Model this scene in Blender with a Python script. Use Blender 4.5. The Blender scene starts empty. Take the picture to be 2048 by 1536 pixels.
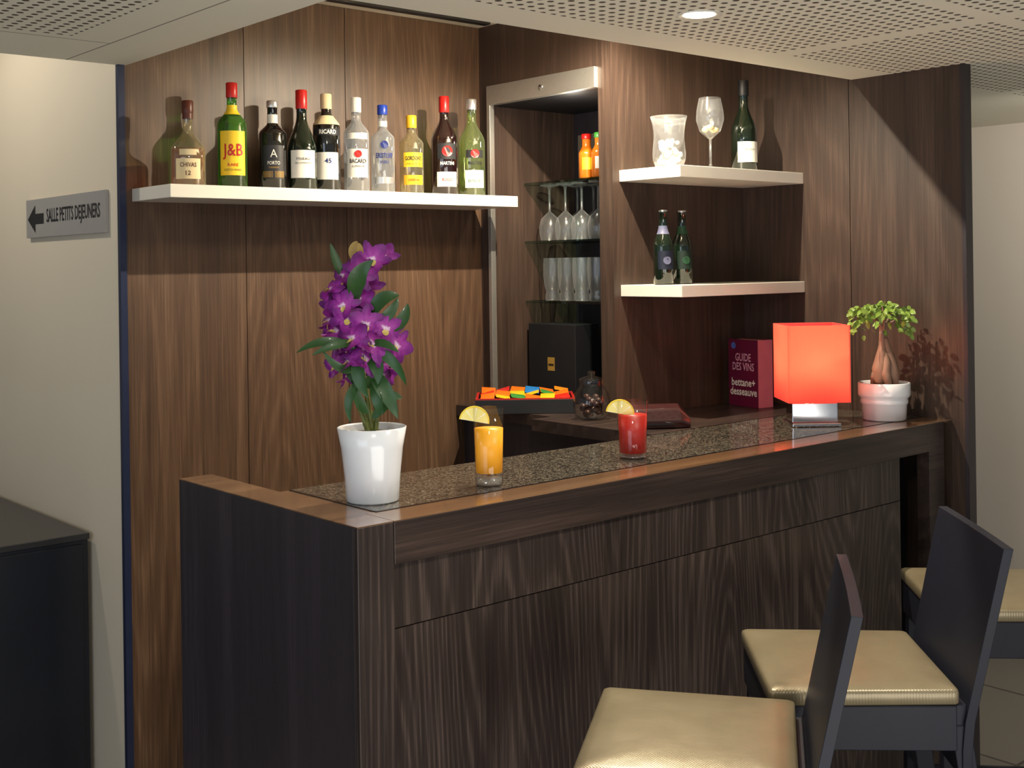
import bpy, bmesh, math, random
from mathutils import Vector, Matrix
random.seed(7)
S=bpy.context.scene; COL=S.collection
S.view_settings.view_transform='Standard'
PI=math.pi
# ---------------------------------------------------------------- materials
def newmat(name):
    m=bpy.data.materials.new(name); m.use_nodes=True
    nt=m.node_tree; b=nt.nodes['Principled BSDF']
    return m,nt,b
def MA(nt,op,a,b=None,c=None):
    n=nt.nodes.new('ShaderNodeMath'); n.operation=op
    for i,x in enumerate((a,b,c)):
        if x is None: continue
        if isinstance(x,(int,float)): n.inputs[i].default_value=x
        else: nt.links.new(x,n.inputs[i])
    return n.outputs[0]
def mixc(nt,fac,a,b,blend='MIX'):
    n=nt.nodes.new('ShaderNodeMix'); n.data_type='RGBA'; n.blend_type=blend
    for i,x in ((0,fac),(6,a),(7,b)):
        if isinstance(x,(int,float)): n.inputs[i].default_value=x
        elif isinstance(x,tuple): n.inputs[i].default_value=x if len(x)==4 else (*x,1)
        else: nt.links.new(x,n.inputs[i])
    return n.outputs[2]
def ramp(nt,fac,stops):
    n=nt.nodes.new('ShaderNodeValToRGB'); e=n.color_ramp.elements
    while len(e)<len(stops): e.new(0.5)
    for i,(p,c) in enumerate(stops):
        e[i].position=p; e[i].color=(*c,1)
    nt.links.new(fac,n.inputs[0]); return n.outputs[0]
def srgb(r,g,b):
    def f(x):
        x/=255; return x/12.92 if x<=.04045 else ((x+.055)/1.055)**2.4
    return (f(r),f(g),f(b))
def pm(name,col,rough=.5,metal=0,var=.12,scale=30,bump=0,coat=0,spec=.5,emis=None,es=0):
    m,nt,b=newmat(name)
    tc=nt.nodes.new('ShaderNodeTexCoord'); no=nt.nodes.new('ShaderNodeTexNoise')
    no.inputs['Scale'].default_value=scale; no.inputs['Detail'].default_value=3
    nt.links.new(tc.outputs['Object'],no.inputs['Vector'])
    c=mixc(nt,no.outputs['Fac'],tuple(x*(1-var) for x in col),tuple(min(1,x*(1+var)) for x in col))
    nt.links.new(c,b.inputs['Base Color'])
    b.inputs['Roughness'].default_value=rough; b.inputs['Metallic'].default_value=metal
    b.inputs['Coat Weight'].default_value=coat; b.inputs['Specular IOR Level'].default_value=spec
    if emis: b.inputs['Emission Color'].default_value=(*emis,1); b.inputs['Emission Strength'].default_value=es
    if bump:
        bp=nt.nodes.new('ShaderNodeBump'); bp.inputs['Strength'].default_value=bump; bp.inputs['Distance'].default_value=.002
        nt.links.new(no.outputs['Fac'],bp.inputs['Height']); nt.links.new(bp.outputs[0],b.inputs['Normal'])
    return m
def wood(name,dark,mid,light,axis='Z',rough=.4,rings=26,coat=0.0,spec=.5,s=2.6,ringw=.16):
    m,nt,b=newmat(name)
    g=nt.nodes.new('ShaderNodeNewGeometry')
    add=nt.nodes.new('ShaderNodeVectorMath'); add.operation='ADD'
    nt.links.new(g.outputs['Position'],add.inputs[0])
    cx=nt.nodes.new('ShaderNodeCombineXYZ')
    rr=MA(nt,'MULTIPLY',g.outputs['Random Per Island'],7.3)
    for i in range(3): nt.links.new(rr,cx.inputs[i])
    nt.links.new(cx.outputs[0],add.inputs[1])
    def mp(sc):
        n=nt.nodes.new('ShaderNodeMapping'); n.inputs['Scale'].default_value=sc
        nt.links.new(add.outputs[0],n.inputs['Vector']); return n.outputs[0]
    def ax(a,c): return {'Z':(a,a,c),'X':(c,a,a),'Y':(a,c,a)}[axis]
    def noise(vec,det,rg=.5):
        n=nt.nodes.new('ShaderNodeTexNoise'); n.inputs['Scale'].default_value=1; n.inputs['Detail'].default_value=det; n.inputs['Roughness'].default_value=rg
        nt.links.new(vec,n.inputs['Vector']); return n.outputs['Fac']
    n1=noise(mp(ax(s,s*.10)),1.5,.3)
    n2=noise(mp(ax(230,4.5)),4,.65)
    n3=noise(mp(ax(46,1.4)),3)
    n4=noise(mp(ax(7,.6)),2)
    v=MA(nt,'MULTIPLY',n1,rings*6.28)
    v=MA(nt,'ADD',v,MA(nt,'MULTIPLY',n3,5))
    w=MA(nt,'SINE',v); w=MA(nt,'MULTIPLY_ADD',w,.5,.5)
    w=MA(nt,'POWER',w,2.2)
    brk=MA(nt,'MULTIPLY',w,MA(nt,'MULTIPLY_ADD',n2,1.6,0))
    t=MA(nt,'MULTIPLY',brk,ringw)
    t=MA(nt,'ADD',t,MA(nt,'MULTIPLY',n2,.44))
    t=MA(nt,'ADD',t,MA(nt,'MULTIPLY',n3,.27))
    t=MA(nt,'ADD',t,MA(nt,'MULTIPLY',n4,.28))
    c=ramp(nt,t,[(.32,dark),(.52,mid),(.76,light)])
    nt.links.new(c,b.inputs['Base Color']); b.inputs['Roughness'].default_value=rough
    b.inputs['Coat Weight'].default_value=coat; b.inputs['Coat Roughness'].default_value=.12; b.inputs['Specular IOR Level'].default_value=spec
    bp=nt.nodes.new('ShaderNodeBump'); bp.inputs['Strength'].default_value=.25; bp.inputs['Distance'].default_value=.0008
    nt.links.new(t,bp.inputs['Height']); nt.links.new(bp.outputs[0],b.inputs['Normal'])
    return m
def thin_glass(name,tint,edge=.55,rough=.03,base=.05,dark=.45,milk=0):
    m,nt,b=newmat(name); nt.nodes.remove(b); out=[n for n in nt.nodes if n.type=='OUTPUT_MATERIAL'][0]
    tr=nt.nodes.new('ShaderNodeBsdfTransparent'); gl=nt.nodes.new('ShaderNodeBsdfGlossy'); gl.inputs['Roughness'].default_value=rough
    lw=nt.nodes.new('ShaderNodeLayerWeight'); lw.inputs['Blend'].default_value=.5
    fc=MA(nt,'POWER',lw.outputs['Facing'],3.5)
    c=mixc(nt,fc,tint,tuple(x*dark for x in tint)); nt.links.new(c,tr.inputs['Color'])
    mx=nt.nodes.new('ShaderNodeMixShader'); nt.links.new(MA(nt,'MULTIPLY_ADD',fc,edge,base),mx.inputs[0])
    gs=gl.outputs[0]
    if milk:
        df=nt.nodes.new('ShaderNodeBsdfDiffuse'); df.inputs[0].default_value=(*[min(1,x) for x in tint],1)
        m2=nt.nodes.new('ShaderNodeMixShader'); m2.inputs[0].default_value=milk
        nt.links.new(gl.outputs[0],m2.inputs[1]); nt.links.new(df.outputs[0],m2.inputs[2]); gs=m2.outputs[0]
    nt.links.new(tr.outputs[0],mx.inputs[1]); nt.links.new(gs,mx.inputs[2]); nt.links.new(mx.outputs[0],out.inputs[0])
    return m
# ---------------------------------------------------------------- mesh helpers
def mkobj(name,me,mat=None,parent=None,loc=None,rot=None,smooth=False):
    o=bpy.data.objects.new(name,me); COL.objects.link(o)
    if mat:
        for mm in (mat if isinstance(mat,list) else [mat]): me.materials.append(mm)
    if parent: o.parent=parent
    if loc is not None: o.location=loc
    if rot is not None: o.rotation_euler=rot
    if smooth:
        for p in me.polygons: p.use_smooth=True
    return o
def frompy(name,v,f,**k):
    me=bpy.data.meshes.new(name); me.from_pydata([tuple(x) for x in v],[],f); me.update()
    return mkobj(name,me,**k)
def bev(o,w,seg=2):
    if w:
        m=o.modifiers.new('bevel','BEVEL'); m.width=w; m.segments=seg; m.limit_method='ANGLE'
    return o
def boxdata(boxes,orig):
    V=[];F=[]
    for (x0,x1,y0,y1,z0,z1) in boxes:
        b=len(V)
        for z in (z0,z1):
            for (x,y) in ((x0,y0),(x1,y0),(x1,y1),(x0,y1)): V.append((x-orig[0],y-orig[1],z-orig[2]))
        F+=[(b,b+3,b+2,b+1),(b+4,b+5,b+6,b+7),(b,b+1,b+5,b+4),(b+1,b+2,b+6,b+5),(b+2,b+3,b+7,b+6),(b+3,b,b+4,b+7)]
    return V,F
def boxes(name,bl,mat,parent=None,bevel=0,orig=None,**k):
    if orig is None:
        if parent is None:
            orig=((min(b[0] for b in bl)+max(b[1] for b in bl))/2,(min(b[2] for b in bl)+max(b[3] for b in bl))/2,min(b[4] for b in bl))
        else: orig=(0,0,0)
    V,F=boxdata(bl,orig)
    o=frompy(name,V,F,mat=mat,parent=parent,loc=orig if parent is None else None)
    return bev(o,bevel)
def box(name,x0,x1,y0,y1,z0,z1,mat,parent=None,bevel=0): return boxes(name,[(x0,x1,y0,y1,z0,z1)],mat,parent,bevel)
def lathe(name,prof,mat,parent=None,loc=None,seg=32,a0=0,a1=2*PI,smooth=True,rot=None):
    full=abs(a1-a0-2*PI)<1e-6
    n=seg if full else seg+1
    bm=bmesh.new(); rows=[]
    for (r,z) in prof:
        if r<1e-6:
            v=bm.verts.new((0,0,z)); rows.append([v]*n)
        else: rows.append([bm.verts.new((r*math.cos(a0+(a1-a0)*i/seg),r*math.sin(a0+(a1-a0)*i/seg),z)) for i in range(n)])
    for a,b in zip(rows,rows[1:]):
        for i in range(seg):
            j=(i+1)%n
            q=[a[i],a[j],b[j],b[i]]; u=[]
            for v in q:
                if v not in u: u.append(v)
            if len(u)>=3:
                try: bm.faces.new(u)
                except ValueError: pass
    bmesh.ops.recalc_face_normals(bm,faces=bm.faces)
    me=bpy.data.meshes.new(name); bm.to_mesh(me); bm.free()
    return mkobj(name,me,mat,parent,loc,rot,smooth)
def tubedata(pts,rad,seg=10):
    V=[];F=[];pts=[Vector(p) for p in pts]
    up=Vector((0.13,.31,.94))
    for i,p in enumerate(pts):
        t=(pts[min(i+1,len(pts)-1)]-pts[max(i-1,0)]).normalized()
        if abs(t.dot(up))>.98: a=t.cross(Vector((1,0,0))).normalized()
        else: a=t.cross(up).normalized()
        b=t.cross(a).normalized(); r=rad[i] if isinstance(rad,(list,tuple)) else rad
        for k in range(seg):
            an=2*PI*k/seg; V.append(p+a*(r*math.cos(an))+b*(r*math.sin(an)))
    for i in range(len(pts)-1):
        for k in range(seg):
            k2=(k+1)%seg; F.append((i*seg+k,i*seg+k2,(i+1)*seg+k2,(i+1)*seg+k))
    F.append(tuple(range(seg-1,-1,-1))); F.append(tuple((len(pts)-1)*seg+k for k in range(seg)))
    return V,F
def merge(parts):
    V=[];F=[]
    for v,f in parts:
        b=len(V); V+=list(v); F+=[tuple(i+b for i in q) for q in f]
    return V,F
def spline(pts,n=6):
    P=[Vector(p) for p in pts]; out=[]
    for i in range(len(P)-1):
        p0=P[max(i-1,0)];p1=P[i];p2=P[i+1];p3=P[min(i+2,len(P)-1)]
        for k in range(n):
            t=k/n; out.append(.5*((2*p1)+(p2-p0)*t+(2*p0-5*p1+4*p2-p3)*t*t+(3*p1-p0-3*p2+p3)*t**3))
    out.append(P[-1]); return out
def thing(name,label,cat,loc,rotz=0,group=None):
    e=bpy.data.objects.new(name,None); COL.objects.link(e); e.location=loc; e.rotation_euler=(0,0,rotz); e.empty_display_size=.05
    return tag(e,label,cat,group)
def tag(o,label,cat,group=None):
    o['label']=label; o['category']=cat
    if group: o['group']=group
    return o
def struct(o): o['kind']='structure'; return o
def text_bm(body,w,h,bold=.0):
    t=bpy.data.curves.new('tmp','FONT'); t.body=body; t.align_x='CENTER'; t.resolution_u=2; t.offset=bold; t.space_line=.85
    o=bpy.data.objects.new('tmp',t); COL.objects.link(o); bpy.context.view_layer.update()
    me=bpy.data.meshes.new_from_object(o.evaluated_get(bpy.context.evaluated_depsgraph_get()))
    bpy.data.objects.remove(o); bpy.data.curves.remove(t)
    bm=bmesh.new(); bm.from_mesh(me); bpy.data.meshes.remove(me)
    xs=[v.co.x for v in bm.verts]; ys=[v.co.y for v in bm.verts]
    cx=(min(xs)+max(xs))/2; cy=(min(ys)+max(ys))/2; sx=w/(max(xs)-min(xs)); sy=h/(max(ys)-min(ys))
    for v in bm.verts: v.co=Vector(((v.co.x-cx)*sx,(v.co.y-cy)*sy,0))
    return bm
def flat_text(name,body,w,h,mat,parent,pos,bold=.0,rot=None):
    bm=text_bm(body,w,h,bold)
    for v in bm.verts: v.co=Vector((v.co.x,0,v.co.y))
    me=bpy.data.meshes.new(name); bm.to_mesh(me); bm.free()
    return mkobj(name,me,mat,parent,pos,rot)
def curved_text(name,body,w,h,R,ang,zc,mat,parent,bold=.0):
    bm=text_bm(body,w,h,bold)
    x=-w/2
    while x<w/2:
        bmesh.ops.bisect_plane(bm,geom=bm.verts[:]+bm.edges[:]+bm.faces[:],plane_co=(x,0,0),plane_no=(1,0,0)); x+=.004
    for v in bm.verts:
        a=ang+v.co.x/R; v.co=Vector((R*math.cos(a),R*math.sin(a),zc+v.co.y))
    me=bpy.data.meshes.new(name); bm.to_mesh(me); bm.free()
    return mkobj(name,me,mat,parent)
def copy_thing(src,loc,rotz=None,**props):
    n=src.copy(); COL.objects.link(n); n.location=loc
    if rotz is not None: n.rotation_euler=(0,0,rotz)
    for k,v in props.items(): n[k]=v
    def rec(a,b):
        for c in list(a.children):
            if c.name in done: continue
            d=c.copy(); COL.objects.link(d); d.parent=b; done.add(d.name); rec(c,d)
    done=set(); rec(src,n); return n
# ---------------------------------------------------------------- materials list
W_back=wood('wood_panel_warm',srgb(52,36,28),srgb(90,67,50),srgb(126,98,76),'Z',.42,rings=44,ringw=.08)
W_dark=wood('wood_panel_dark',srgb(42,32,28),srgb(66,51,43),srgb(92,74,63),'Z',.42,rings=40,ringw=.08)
W_front=wood('wood_counter_front',srgb(30,23,22),srgb(53,43,40),srgb(92,78,72),'Z',.36,rings=60,s=3,ringw=.15)
W_trim=wood('wood_counter_trim',srgb(34,26,24),srgb(53,42,38),srgb(76,61,55),'X',.34,rings=14,s=2.2)
W_top=wood('wood_counter_top',srgb(90,64,45),srgb(120,88,62),srgb(152,116,84),'X',.2,rings=10,coat=1)
W_side=wood('wood_counter_side',srgb(37,32,36),srgb(47,41,46),srgb(60,53,59),'Z',.4,rings=8,s=2)
white_l=pm('white_laminate',srgb(232,226,212),.35,var=.03)
white_cer=pm('white_ceramic',srgb(236,238,242),.18,var=.02,coat=.5)
cream=pm('cream_paint',srgb(228,216,194),.7,var=.03,scale=4)
greyw=pm('grey_cream_paint',srgb(208,198,184),.75,var=.03,scale=3)
chrome=pm('chrome',(.7,.7,.72),.12,1,var=.05)
alu=pm('brushed_aluminium',(.50,.48,.44),.38,.8,var=.08,scale=90)
bluegrey=pm('blue_grey_metal',srgb(44,52,80),.35,.3,var=.1)
black=pm('matte_black',(.008,.008,.01),.5,var=.3)
blackgl=pm('gloss_black',(.006,.006,.008),.15,var=.3,coat=.5)
stoolw=pm('stool_dark_wood',srgb(24,26,38),.5,var=.2,scale=14,spec=.3)
darkblue=pm('dark_blue_laminate',srgb(24,28,38),.35,var=.15,scale=6)
g_clear=thin_glass('clear_glass',(.97,.98,.98),.6,base=.08,dark=.6)
g_vase=thin_glass('vase_glass',(.97,.98,.98),.7,base=.18,dark=.6,rough=.12,milk=.3)
g_shelf=thin_glass('greenish_shelf_glass',(.78,.9,.86),.4)
g_green=thin_glass('green_bottle_glass',(.30,.62,.16),.35,base=.12,milk=.4)
g_lime=thin_glass('pale_green_bottle_glass',(.66,.80,.40),.4,base=.18,milk=.35,dark=.3)
g_bottle=thin_glass('clear_bottle_glass',(.84,.87,.90),.6,base=.26,milk=.45,dark=.3)
g_yell=thin_glass('pale_yellow_bottle_glass',(.84,.78,.55),.55,base=.2,milk=.35,dark=.3)
g_dark=pm('dark_bottle_glass',(.006,.006,.005),.07,var=.3,coat=1)
g_dgreen=pm('dark_green_bottle_glass',(.004,.010,.005),.07,var=.3,coat=.8)
g_dred=pm('dark_red_bottle_glass',(.014,.005,.005),.07,var=.3,coat=1)
red=pm('red_foil',srgb(190,28,24),.35,var=.08)
yel=pm('yellow_paper',srgb(246,206,40),.5,var=.05)
yel2=pm('yellow_cap',srgb(236,180,40),.4,var=.05)
white_p=pm('white_paper',srgb(236,232,220),.6,var=.03)
cream_p=pm('cream_paper',srgb(226,206,160),.6,var=.06)
blue=pm('blue_cap',srgb(30,60,160),.35,var=.1)
silver=pm('silver_foil',(.7,.7,.7),.3,.8,var=.05)
brown=pm('brown_foil',srgb(90,40,24),.4,var=.1)
blk_ink=pm('black_ink',(.012,.012,.014),.6,var=.1)
navy=pm('navy_ink',srgb(24,40,110),.5,var=.1)
gold=pm('gold_ink',srgb(190,150,70),.4,.4,var=.1)
amber=thin_glass('amber_whisky',(.80,.40,.08),.3,base=.18,milk=.7)
def ceiling_mat():
    m,nt,b=newmat('perforated_ceiling')
    g=nt.nodes.new('ShaderNodeNewGeometry'); sp=nt.nodes.new('ShaderNodeSeparateXYZ'); nt.links.new(g.outputs['Position'],sp.inputs[0])
    X,Y=sp.outputs[0],sp.outputs[1]; s=.031
    def fr(v,k,off=0): return MA(nt,'FRACT',MA(nt,'MULTIPLY',MA(nt,'ADD',v,off),1/k))
    fx=MA(nt,'SUBTRACT',fr(X,s,31),.5); fy=MA(nt,'SUBTRACT',fr(Y,s,31),.5)
    r2=MA(nt,'ADD',MA(nt,'MULTIPLY',fx,fx),MA(nt,'MULTIPLY',fy,fy))
    hole=MA(nt,'LESS_THAN',r2,.25**2)
    left=MA(nt,'MULTIPLY',MA(nt,'LESS_THAN',X,1.10),MA(nt,'LESS_THAN',Y,2.84))
    gx=MA(nt,'GREATER_THAN',fr(X,1.24,-1.42+6.2),.06); gy=MA(nt,'LESS_THAN',fr(Y,.62,-2.02+6.2),.92)
    right=MA(nt,'MULTIPLY',MA(nt,'GREATER_THAN',X,1.50),MA(nt,'LESS_THAN',Y,2.0))
    right=MA(nt,'MULTIPLY',right,MA(nt,'MULTIPLY',gx,gy))
    gl=MA(nt,'GREATER_THAN',fr(Y,.62,-2.86+6.2),.1); left=MA(nt,'MULTIPLY',left,gl)
    mask=MA(nt,'MULTIPLY',hole,MA(nt,'MAXIMUM',left,right))
    seam=MA(nt,'LESS_THAN',MA(nt,'ABSOLUTE',MA(nt,'SUBTRACT',X,1.21)),.0025)
    seam2=MA(nt,'MULTIPLY',MA(nt,'LESS_THAN',MA(nt,'ABSOLUTE',MA(nt,'SUBTRACT',Y,2.88)),.0025),MA(nt,'LESS_THAN',X,1.21))
    mask=MA(nt,'MAXIMUM',mask,MA(nt,'MULTIPLY',MA(nt,'MAXIMUM',seam,seam2),.7))
    c=mixc(nt,mask,srgb(242,238,220),srgb(76,68,54)); nt.links.new(c,b.inputs['Base Color']); b.inputs['Roughness'].default_value=.85
    return m
ceilm=ceiling_mat()
def floor_mat():
    m,nt,b=newmat('grey_beige_floor_tile')
    g=nt.nodes.new('ShaderNodeNewGeometry'); br=nt.nodes.new('ShaderNodeTexBrick'); br.offset=0
    br.inputs['Scale'].default_value=1; br.inputs['Brick Width'].default_value=.6; br.inputs['Row Height'].default_value=.6; br.inputs['Mortar Size'].default_value=.006
    br.inputs['Color1'].default_value=(*srgb(112,106,98),1); br.inputs['Color2'].default_value=(*srgb(120,114,105),1); br.inputs['Mortar'].default_value=(*srgb(64,60,56),1)
    nt.links.new(g.outputs['Position'],br.inputs['Vector']); nt.links.new(br.outputs[0],b.inputs['Base Color']); b.inputs['Roughness'].default_value=.35
    return m
def granite_mat():
    m,nt,b=newmat('speckled_granite')
    g=nt.nodes.new('ShaderNodeNewGeometry'); n=nt.nodes.new('ShaderNodeTexNoise'); n.inputs['Scale'].default_value=330; n.inputs['Detail'].default_value=3; n.inputs['Roughness'].default_value=.7
    nt.links.new(g.outputs['Position'],n.inputs['Vector'])
    n2=nt.nodes.new('ShaderNodeTexVoronoi'); n2.inputs['Scale'].default_value=300
    nt.links.new(g.outputs['Position'],n2.inputs['Vector'])
    sp=nt.nodes.new('ShaderNodeSeparateColor'); nt.links.new(n2.outputs['Color'],sp.inputs[0])
    t=MA(nt,'ADD',MA(nt,'MULTIPLY',n.outputs['Fac'],.72),MA(nt,'MULTIPLY',sp.outputs[0],.28))
    c=ramp(nt,t,[(.38,srgb(24,21,19)),(.48,srgb(56,51,46)),(.56,srgb(86,79,70)),(.68,srgb(150,140,122))])
    nt.links.new(c,b.inputs['Base Color']); b.inputs['Roughness'].default_value=.11
    b.inputs['Coat Weight'].default_value=.3; b.inputs['Coat Roughness'].default_value=.05
    return m
def leather_mat():
    m,nt,b=newmat('gold_beige_vinyl')
    tc=nt.nodes.new('ShaderNodeTexCoord'); sp=nt.nodes.new('ShaderNodeSeparateXYZ'); nt.links.new(tc.outputs['Object'],sp.inputs[0])
    a=MA(nt,'SINE',MA(nt,'MULTIPLY',sp.outputs[0],1100)); c=MA(nt,'SINE',MA(nt,'MULTIPLY',sp.outputs[1],1100))
    h=MA(nt,'MULTIPLY',a,c)
    n=nt.nodes.new('ShaderNodeTexNoise'); n.inputs['Scale'].default_value=9; n.inputs['Detail'].default_value=3; nt.links.new(tc.outputs['Object'],n.inputs['Vector'])
    col=mixc(nt,MA(nt,'MULTIPLY_ADD',h,.25,MA(nt,'MULTIPLY',n.outputs['Fac'],1.0)),srgb(122,110,86),srgb(156,143,116)); nt.links.new(col,b.inputs['Base Color'])
    b.inputs['Roughness'].default_value=.34; b.inputs['Metallic'].default_value=.35
    hh=MA(nt,'ADD',MA(nt,'MULTIPLY',h,.1),MA(nt,'MULTIPLY',n.outputs['Fac'],3))
    bp=nt.nodes.new('ShaderNodeBump'); bp.inputs['Strength'].default_value=.4; bp.inputs['Distance'].default_value=.002; nt.links.new(hh,bp.inputs['Height']); nt.links.new(bp.outputs[0],b.inputs['Normal'])
    return m
floorm=floor_mat(); granite=granite_mat(); leather=leather_mat()
# ---------------------------------------------------------------- ROOM
CE=2.12
struct(box('floor',-2.5,5.2,-2.5,6.2,-.06,0,floorm))
struct(boxes('ceiling',[(-2.5,1.37,-2.5,3.17,CE,CE+.06),(1.37,5.2,-2.5,2.12,CE,CE+.06),(3.275,5.2,2.12,4.2,CE,CE+.06)],ceilm))
rec=struct(boxes('ceiling_recess',[(1.37,3.30,2.12,3.27,2.37,2.43)],cream)); rec.name='ceiling_upper'
struct(boxes('trim_1',[(1.358,1.37,2.12,3.165,CE+.06,2.37),(1.37,3.243,2.108,2.12,CE+.06,2.37)],cream))
struct(box('ceiling_corridor',-2.5,1.353,3.17,6.2,2.62,2.68,cream))
g=.0012
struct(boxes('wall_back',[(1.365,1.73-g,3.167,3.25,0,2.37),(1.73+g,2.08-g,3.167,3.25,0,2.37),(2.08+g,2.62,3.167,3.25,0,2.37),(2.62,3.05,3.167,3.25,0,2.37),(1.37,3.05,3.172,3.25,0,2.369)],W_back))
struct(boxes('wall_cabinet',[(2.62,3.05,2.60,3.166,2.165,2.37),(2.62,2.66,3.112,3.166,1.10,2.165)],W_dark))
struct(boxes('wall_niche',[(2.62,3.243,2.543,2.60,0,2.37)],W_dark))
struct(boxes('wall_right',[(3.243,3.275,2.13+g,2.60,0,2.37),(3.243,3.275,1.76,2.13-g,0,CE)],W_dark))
struct(box('trim_2',3.240,3.278,1.748,1.76,0,CE,W_side))
struct(box('wall_left',1.353,1.45,3.173,6.2,0,2.62,cream))
struct(box('trim_3',1.346,1.3645,3.156,3.1725,0,CE,bluegrey))
struct(box('wall_far',4.85,4.95,-2.5,6.2,0,2.3,greyw))
struct(box('baseboard_far',4.835,4.85,-2.5,6.2,0,.1,darkblue))
struct(box('wall_corridor',-2.5,1.353,6.2,6.3,0,2.62,cream))
tr=box('ceiling_rail',1.60,2.55,3.02,3.05,2.35,2.37,black); struct(tr); tr.name='trim_4'
dl=thing('recessed_downlight','small round recessed ceiling spotlight, switched on','ceiling light',(2.11,1.77,CE))
emit=pm('lamp_glow',(1,.95,.85),.5,var=0,emis=(1,.93,.8),es=9)
lathe('bezel',[(.036,0),(.05,-.004),(.052,0)],white_l,dl,seg=32)
lathe('diffuser',[(0,-.0015),(.036,-.0015)],emit,dl,seg=32)
# ---------------------------------------------------------------- COUNTER
cb=(2.215,2.0,0)
ct=thing('bar_counter','dark wood-veneer bar counter with inset polished granite top','bar counter',cb)
def cp(n,bl,mat,bevel=0): return boxes(n,[(a-cb[0],b-cb[0],c-cb[1],d-cb[1],e,f) for a,b,c,d,e,f in bl],mat,ct,bevel)
cp('end_panel',[(1.195,1.2735,1.815,2.505,0,1.098)],W_side,.0015)
cp('end_post',[(1.195,1.2735,1.800,1.8148,0,1.098)],W_front,.001)
cp('end_panel_top',[(1.195,1.2735,1.8005,2.505,1.0981,1.10)],W_top)
cp('top_trim',[(1.275,3.115,1.800,1.84,1.02,1.0985)],W_trim,.001)
cp('top_border',[(1.275,3.235,1.8005,1.892,1.0986,1.10)],W_top)
cp('granite_top',[(1.302,3.235,1.895,2.205,1.07,1.1008)],granite,.001)
cp('granite_joint',[(1.275,1.302,1.892,2.205,1.06,1.0995)],W_top)
cp('joint_strip',[(1.296,1.3015,1.892,2.205,1.098,1.1012),(1.296,3.235,1.889,1.8945,1.098,1.1012)],blackgl)
cp('front_panel',[(1.275,2.98,1.812,1.835,.90+.0012,1.0195),(1.275,2.98,1.812,1.835,0.0,.90-.0012),(1.275,2.98,1.822,1.84,0,1.019)],W_front)
cp('right_post',[(3.116,3.195,1.800,1.84,0,1.0985)],W_trim,.001)
cp('void_shade_sheet',[(2.98,3.235,1.95,1.97,0,1.06)],black)  # black sheet standing in for the shade inside the open gap
cp('back_panel',[(1.275,3.235,2.17,2.19,.0,1.069)],W_side)
wt=thing('back_worktop','dark back-bar worktop with cupboard below, wrapping the corner','worktop',(2.83,2.7,0))
wo=(2.83,2.7,0)
def wp(n,bl,mat,bevel=0): return boxes(n,[(a-wo[0],b-wo[0],c-wo[1],d-wo[1],e,f) for a,b,c,d,e,f in bl],mat,wt,bevel)
wp('slab',[(2.42,2.618,2.215,2.70,1.065,1.10),(2.50,2.618,2.70,3.164,1.065,1.10),(2.618,3.24,2.215,2.541,1.065,1.10),(2.618,3.045,2.603,3.164,1.065,1.10)],W_trim)
wp('cupboard',[(2.53,2.615,2.25,3.16,0,1.064)],W_side)
# ---------------------------------------------------------------- glass cabinet
co_=(2.83,2.85,1.10)
cab=thing('built_in_glass_cabinet','recessed display cabinet with aluminium frame and glass shelves','cabinet',co_)
def kp(n,bl,mat,bevel=0): return boxes(n,[(a-co_[0],b-co_[0],c-co_[1],d-co_[1],e-co_[2],f-co_[2]) for a,b,c,d,e,f in bl],mat,cab,bevel)
kp('frame',[(2.605,2.63,2.60,3.112,2.10,2.164),(2.605,2.625,3.096,3.112,1.101,2.10)],alu,.001)
kp('back_panel',[(3.02,3.045,2.603,3.16,1.101,2.16)],W_side)
kp('side_panel',[(2.661,3.019,3.12,3.16,1.101,2.16)],W_dark)
kp('top_panel',[(2.631,3.019,2.603,3.119,2.10,2.16)],black)
for zz in (1.845,1.645,1.44):
    kp('glass_shelf',[(2.775,3.019,2.605,3.118,zz-.008,zz)],g_shelf)
sc=lathe('lock',[(0,.003),(.008,.003),(.009,0)],chrome,cab,(2.605-co_[0],2.84-co_[1],2.13-co_[2]),seg=16,rot=(0,-PI/2,0))
kp('rear_plate',[(3.0,3.019,2.75,3.08,1.86,2.02)],pm('grey_plate',srgb(120,110,96),.3,var=.05))
# ---------------------------------------------------------------- shelves
def shelf(label,x0,x1,y0,y1,z0,z1,grp=None):
    o=box('floating_shelf',x0,x1,y0,y1,z0,z1,white_l,None,.0015); tag(o,label,'shelf',grp); return o
shelf('long thick white floating shelf carrying liquor bottles',1.385,2.58,2.93,3.1665,1.750,1.785)
shelf('white floating shelf in the corner carrying vase and wine',2.648,3.2425,2.30,2.5425,1.81,1.845,'white corner shelves')
shelf('white floating shelf in the corner carrying two beer bottles',2.648,3.2425,2.30,2.5425,1.463,1.498,'white corner shelves')
# ---------------------------------------------------------------- bottles
def ss(t): return t*t*(3-2*t)
def bprof(H,R,zb,zs,rn,top=None,inset=0,maxz=None):
    p=[(0,inset),(R*.86-inset,inset),(R-inset,.006+inset),(R-inset,zb*H)]
    for i in range(1,9):
        t=i/8; p.append((R+(rn-R)*ss(t)-inset,H*(zb+(zs-zb)*t)))
    p+= [(rn-inset,H*.955),(rn+.002-inset,H*.96),(rn+.002-inset,H*.985),(0,H*.985)]
    if maxz:
        q=[]
        for a,b in zip(p,p[1:]):
            q.append(a)
            if b[1]>maxz:
                t=(maxz-a[1])/max(1e-6,b[1]-a[1]); r=a[0]+(b[0]-a[0])*t; q+=[(r,maxz),(0,maxz)]; break
        p=q
    return p
FA=math.radians(-116)
def arc(name,R,z0,z1,half,mat,parent,ang=FA,seg=16,prof=None):
    return lathe(name,prof or [(R,z0),(R,z1)],mat,parent,seg=seg,a0=ang-half,a1=ang+half)
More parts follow.
